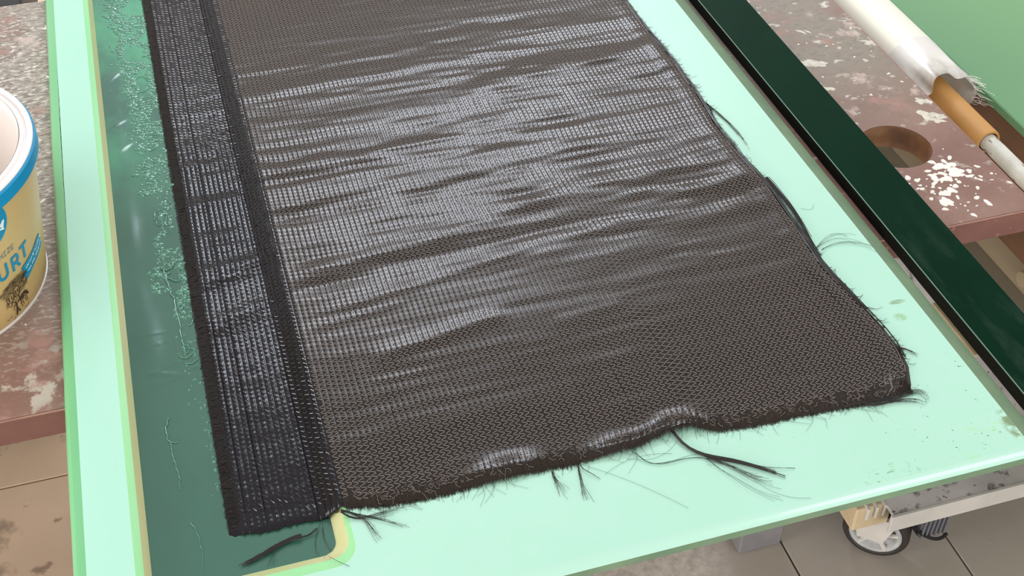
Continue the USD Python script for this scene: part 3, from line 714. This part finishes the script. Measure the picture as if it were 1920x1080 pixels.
def wrap(m, th0, z0, lift=.0003, tilt=0.0):
    """Flat shape (x along the label, y up, metres) wrapped on the bucket's side."""
    t = trimesh.Trimesh(*m, process=False); t = t.subdivide_to_size(.004)
    v = np.array(t.vertices); c, s = math.cos(tilt), math.sin(tilt)
    x, y = v[:, 0] * c - v[:, 1] * s, v[:, 0] * s + v[:, 1] * c
    z = z0 + y; r = cone_r(z) + lift + v[:, 2] * .3; th = math.radians(th0) + x / cone_r(z0)
    return np.c_[BC[0] + r * np.cos(th), BC[1] + r * np.sin(th), ZB + z], np.array(t.faces)


def letter(ch, h, th, z, tilt=0.0, bold=False):
    m = meshkit.text_mesh(ch, h, .001, bold); v, f = tm(m); b = v.min(0), v.max(0)
    v = v - [(b[0][0] + b[1][0]) / 2, (b[0][1] + b[1][1]) / 2, 0]
    return wrap((v * (.9, 1, 1), f), th, z, .0003, tilt)


for ch, th, z in (('U', -43.6, 71.5), ('R', -35.9, 72.0), ('T', -29.6, 74.5)):
    obj('letter', letter(ch, .0175, th, z / 1000, .05, True), M['print_blue'], bk)
for ch, th, z in (('N', -43.0, 92), ('I', -40.8, 92), ('Z', -38.6, 92.2), ('E', -36.4, 92.2)):
    obj('letter', letter(ch, .0065, th, z / 1000), M['print_grey'], bk)


def flat(poly): return extrude(poly, 0, .0006)


k = math.pi / 180 * .133
rb = [(-33.2, 57), (-28, 59.5), (-23, 61.5), (-18, 65.5), (-13.8, 66), (-11.4, 49), (-17, 46.5), (-24, 43), (-31.5, 37), (-30.6, 42.5), (-33.6, 47), (-31.6, 51)]
obj('ribbon', wrap(flat(Polygon([((a + 22) * k, (z - 52) / 1000) for a, z in rb])), -22, .052, .0003), M['print_blue'], bk, label='blue printed ribbon')


def stroke(pts, w, name, mat, lift=.0007):
    p = np.array([((a + 38) * k, (z - 40) / 1000) for a, z in pts])
    from shapely.geometry import LineString
    g = LineString(p).buffer(w / 2, 3)
    return wrap(extrude(g, 0, .0004), -38, .040, lift)


rng = np.random.default_rng(23)
sc = []
for row, (off, a0, a1) in enumerate(((5.0, -30.5, -14.5), (-2.2, -29.5, -14.5))):
    a = a0
    while a < a1:
        zc = 47.5 + (a + 31) * .62 + off; L = rng.uniform(1.2, 3.2)
        t = np.linspace(0, L, 9)
        sc.append(stroke([(a + q, zc + q * .62 + rng.uniform(-1.2, 1.4)) for q in t], .0008, 's', None)); a += L + .8
obj('ribbon_script', cat(sc), M['print_white'], bk, label='tiny white script on the blue ribbon')
cx, cz = -45.6, 132
obj('emblem', wrap(flat(Point(0, 0).buffer(.0235, 24)), cx, cz / 1000, .0003), M['print_blue'], bk, label='round blue emblem')
obj('emblem_mark', cat([stroke([(-40.2, 127), (-38.6, 130.5), (-39.6, 123.5)], .0028, 's', None), stroke([(-42, 125), (-39.0, 121.5)], .0018, 's', None)]), M['print_white'], bk)
ink = []
for (a0, z0, a1, z1, n) in ((-50, 46, -33, 55, 5), (-48, 42, -31.5, 52, 6), (-46, 52, -36, 54, 4), (-36, 44, -31, 50, 4)):
    for j in range(n):
        s = rng.normal(0, .8, 4); ink.append(stroke([(a0 + s[0] + j * .5, z0 + s[1] - j * 1.3), ((a0 + a1) / 2, (z0 + z1) / 2 + 1.5 - j * 1.2), (a1 + s[2], z1 + s[3] - j * 1.4)], .0004, 's', None))
for a, z, w, h in ((-45, 30, 4, 9), (-40.5, 32, 3.2, 10), (-37, 33, 3, 8), (-34, 35, 2.4, 7)):           # cottages
    ink.append(stroke([(a, z), (a, z + h), (a + w / 2, z + h + 3), (a + w, z + h), (a + w, z), (a, z)], .0007, 's', None))
    ink.append(stroke([(a + w * .3, z + h * .25), (a + w * .3, z + h * .7)], .0014, 's', None)); ink.append(stroke([(a + w * .7, z + h * .3), (a + w * .7, z + h * .7)], .0012, 's', None))
for j in range(16):
    a = rng.uniform(-47, -33); z = 26 + rng.normal(0, 3); ink.append(stroke([(a, z), (a + rng.normal(.8, .6), z + rng.normal(1.5, 2)), (a + rng.normal(1.6, .8), z + rng.normal(0, 2))], .0007, 's', None))
ink.append(stroke([(-37.5, 24), (-35.5, 27), (-33.5, 26), (-32.2, 22)], .0028, 's', None))                   # horse at the plough
for a in (-37.2, -36, -34, -33): ink.append(stroke([(a, 24), (a - .4, 18), (a + .3, 14)], .0008, 's', None))
ink.append(stroke([(-40.5, 25), (-40.2, 18), (-41, 9)], .0018, 's', None)); ink.append(stroke([(-40.2, 18), (-39, 10)], .0014, 's', None)); ink.append(stroke([(-40.4, 22), (-37.8, 24)], .0008, 's', None))
for j in range(8):
    a = -47 + j * 1.9; ink.append(stroke([(a, 9 + rng.normal(0, 2.5)), (a + 1.2, 10 + rng.normal(0, 2))], .0005, 's', None))
obj('village_sketch', cat(ink), M['print_ink'], bk, label='dark ink sketch of cottages and a ploughing scene')

# ------------------------------------------------------------------ second green panel on a brown cabinet, top right
cb = thing('green_topped_table', 'brown wooden table with a plain green top panel, at the top right', 'table', (1.6, 1.7, 0))
obj('top_panel', rbox(0.990, 2.3, 0.55, 3.2, 0.757, 0.770, .0015), M['green2'], cb, label='glossy mid green top panel')
obj('side_board', rbox(0.994, 1.02, 0.60, 3.15, 0.60, 0.757, .002), M['brown'], cb, label='brown wooden side rail')
obj('front_rail', rbox(1.02, 2.25, 0.60, 0.626, 0.60, 0.757, .002), M['brown'], cb)
obj('far_rail', rbox(1.02, 2.25, 3.12, 3.15, 0.60, 0.757, .002), M['brown'], cb)
for x, y in ((2.17, .64), (1.03, 3.0), (2.17, 3.0), (1.75, .64)):
    obj('leg', rbox(x, x + .07, y, y + .07, 0, .757, .002), M['brown'], cb)
for y in (0.86, 2.6):
    b_ = thing('pole_bracket', ('small dull steel bracket under the near end of the white pole' if y < 1 else 'small dull steel bracket under the far hidden end of the white pole'), 'bracket', (0.95, y, 0.742), group='pole brackets')
    obj('bracket_arm', rbox(0.912, 0.9935, y, y + .012, 0.742, 0.7538, .001), M['steel'], b_)

# ------------------------------------------------------------------ film roll, its pole
RC = (0.935, 0.765)


def ycyl(prof, n=56, jit=None):
    """prof: (radius, y) pairs, revolved round the roll's axis."""
    v, f = lathe(prof, n)
    if jit is not None: v = jit(v)
    return np.c_[RC[0] + v[:, 0], v[:, 2], RC[1] + v[:, 1]], np.asarray(f)[:, ::-1]


fr_ = thing('film_roll', 'white plastic film roll on a cardboard core, beside the bench', 'roll', (RC[0], 1.6, RC[1]))
obj('wound_film', ycyl([(.0165, 1.225), (.037, 1.222), (.0405, 1.2245), (.0410, 1.24), (.0410, 2.45), (.0165, 2.45)]), M['film'], fr_, smooth=50)


def crumple(v):
    w = sstep(1.225, 1.15, v[:, 2]); th = np.arctan2(v[:, 1], v[:, 0])
    s = 1 + w * (.10 * np.sin(3 * th + 1) + .07 * np.sin(7 * th) + .05 * np.sin(11 * th + 2)) - .02 * w
    v = v.copy(); v[:, 0] *= s; v[:, 1] *= s; v[:, 2] += w * .006 * np.sin(4 * th + .6); return v


pr = [(.0411, 1.245), (.0412, 1.24)] + [(.0408, y) for y in np.linspace(1.23, 1.150, 12)]
obj('film_tail', ycyl(pr, 90, crumple), M['film_tail'], fr_, smooth=True, label='loose cloudy end of the film')
obj('core', ycyl([(.0128, 2.47), (.0160, 2.47), (.0160, 1.056), (.0155, 1.0545), (.0128, 1.0545), (.0128, 1.2)], 40), M['core'], fr_, smooth=40, label='brown cardboard core')
rng = np.random.default_rng(4); ws = []
for _ in range(26):
    th = rng.uniform(-.3, 1.0); a = np.array([RC[0] + .039 * math.cos(th), 1.152, RC[1] + .039 * math.sin(th)])
    d = np.array([rng.uniform(-.002, .010), -rng.uniform(.01, .035), rng.uniform(-.006, .010)])
    ws.append(tube(spline([a, a + d * .5 + rng.normal(0, .002, 3), a + d], 7), .00022, 3))
obj('film_wisps', cat(ws), M['bucket_white'], fr_, kind='stuff')
pl = obj('white_pole', ycyl([(.0, .80), (.0100, .80), (.0108, .802), (.0108, 2.62), (.0, 2.62)], 28), M['pole'], None, smooth=40)
tag(pl, 'stained white pole passing through the film roll core', 'pole')

# ------------------------------------------------------------------ trolley frame on the floor with its caster
dl = thing('grey_trolley', 'low dirty grey steel trolley frame on a caster, under the front of the mould', 'trolley', (1.0, 1.0, 0))
obj('front_beam', cat([rbox(0.89, 1.50, 0.9595, 1.045, 0.146, 0.152, .001)]), M['dolly'], dl)
obj('beam_flange', rbox(0.885, 1.50, 0.956, 0.962, 0.118, 0.153, .001), M['dolly_light'], dl)
obj('side_beam', cat([rbox(1.205, 1.29, 1.045, 2.4, 0.10, 0.152, .002)]), M['dolly'], dl)
obj('beam_cap', rbox(1.19, 1.30, 1.22, 1.36, 0.152, 0.158, .002), M['beige'], dl)
obj('mount_block', cat([rbox(0.842, 0.905, 0.985, 1.075, 0.100, 0.150, .003)]), M['beige'], dl, label='beige mounting block above the caster')
for i in range(3): obj('slot_rib', rbox(0.858 + .014 * i, 0.863 + .014 * i, 0.980, 1.07, 0.128, 0.153, .001), M['dolly_light'], dl)
WX, WY, WR = 0.912, 1.012, 0.0525
cs = thing('caster_wheel', 'black tyred caster wheel with grey spoked rim standing on the floor under the trolley', 'wheel', (WX, WY, 0))


YAW = math.radians(-40)


def turn(m):
    v = np.array(m[0], float); x, y = v[:, 0] - WX, v[:, 1] - WY
    v[:, 0], v[:, 1] = WX + x * math.cos(YAW) - y * math.sin(YAW), WY + x * math.sin(YAW) + y * math.cos(YAW)
    return v, m[1]


def wheel(prof, n=48):
    v, f = lathe(prof, n); return turn((np.c_[WX + v[:, 0], WY + v[:, 2], WR + v[:, 1]], np.asarray(f)[:, ::-1]))


obj('tyre', wheel([(.040, -.015), (.044, -.0175), (.049, -.0165), (.0522, -.011), (.0525, 0), (.0522, .011), (.049, .0165), (.040, .0175)]), M['tyre'], cs, smooth=40)
obj('rim', wheel([(.0, -.010), (.030, -.010), (.034, -.0165), (.039, -.0175), (.0415, -.0155), (.0415, .016), (.034, .016), (0, .016)]), M['rim'], cs, smooth=30)
obj('hub', wheel([(0, -.021), (.009, -.021), (.0105, -.019), (.0105, .018), (0, .018)], 24), M['dolly_light'], cs, smooth=30)
for i in range(5):
    a = i * 2 * PI / 5 + .3
    obj('spoke', turn(tube([(WX + .009 * math.cos(a), WY - .0145, WR + .009 * math.sin(a)), (WX + .036 * math.cos(a), WY - .0145, WR + .036 * math.sin(a))], .0038, 6)), M['dolly_light'], cs)
fk = [(-.020, .0), (.020, .0), (.034, .052), (-.034, .052)]
for s in (-1, 1):
    pg = Polygon([(x, z) for x, z in fk]); v, f = extrude(pg, -.0018, .0018)
    obj('fork', turn((np.c_[WX + v[:, 0] - .006, WY + s * .0235 + v[:, 2], WR + v[:, 1] - .006], f)), M['dolly_light'], cs)
obj('fork_top', turn(rbox(WX - .045, WX + .032, WY - .026, WY + .026, .0925, .1000, .001)), M['dolly_light'], cs)
pd = thing('ribbed_bumper', 'ribbed grey bumper hanging below the trolley beam right of the caster', 'bumper', (0.99, 0.99, 0))
obj('bumper_body', rbox(0.962, 1.010, 0.972, 1.03, 0.052, 0.118, .003), M['steel'], pd)
for i in range(6): obj('rib', rbox(0.963 + .008 * i, 0.967 + .008 * i, 0.968, 0.973, 0.056, 0.116, .001), M['steel'], pd)
obj('bumper_lip', tube(spline([(0.955, 0.972, .074), (0.975, .968, .058), (1.0, .966, .048), (1.013, .97, .05)], 12), .0028, 6), M['black'], pd, label='black rubber lip')

# ------------------------------------------------------------------ small things at the frame's margins
tb = thing('tan_board', 'tan board standing on the floor behind the end of the dark green bar', 'board', (1.6, 1.7, 0))
obj('board_panel', rbox(1.500, 1.522, 1.30, 2.30, 0, 0.55, .002), M['tan'], tb)
obj('knob', tube([(1.501, 1.47, .045), (1.482, 1.47, .045)], .016, 16), M['beige'], tb)
bn = thing('black_bin', 'black plastic bin behind the bench at the top left corner', 'bin', (-0.45, 2.0, 0))
obj('bin_body', rbox(-0.70, -0.235, 1.76, 2.2, 0, 0.70, .01), M['black'], bn)
obj('bin_rim', rbox(-0.712, -0.224, 1.748, 2.212, 0.685, 0.712, .004), M['black'], bn)
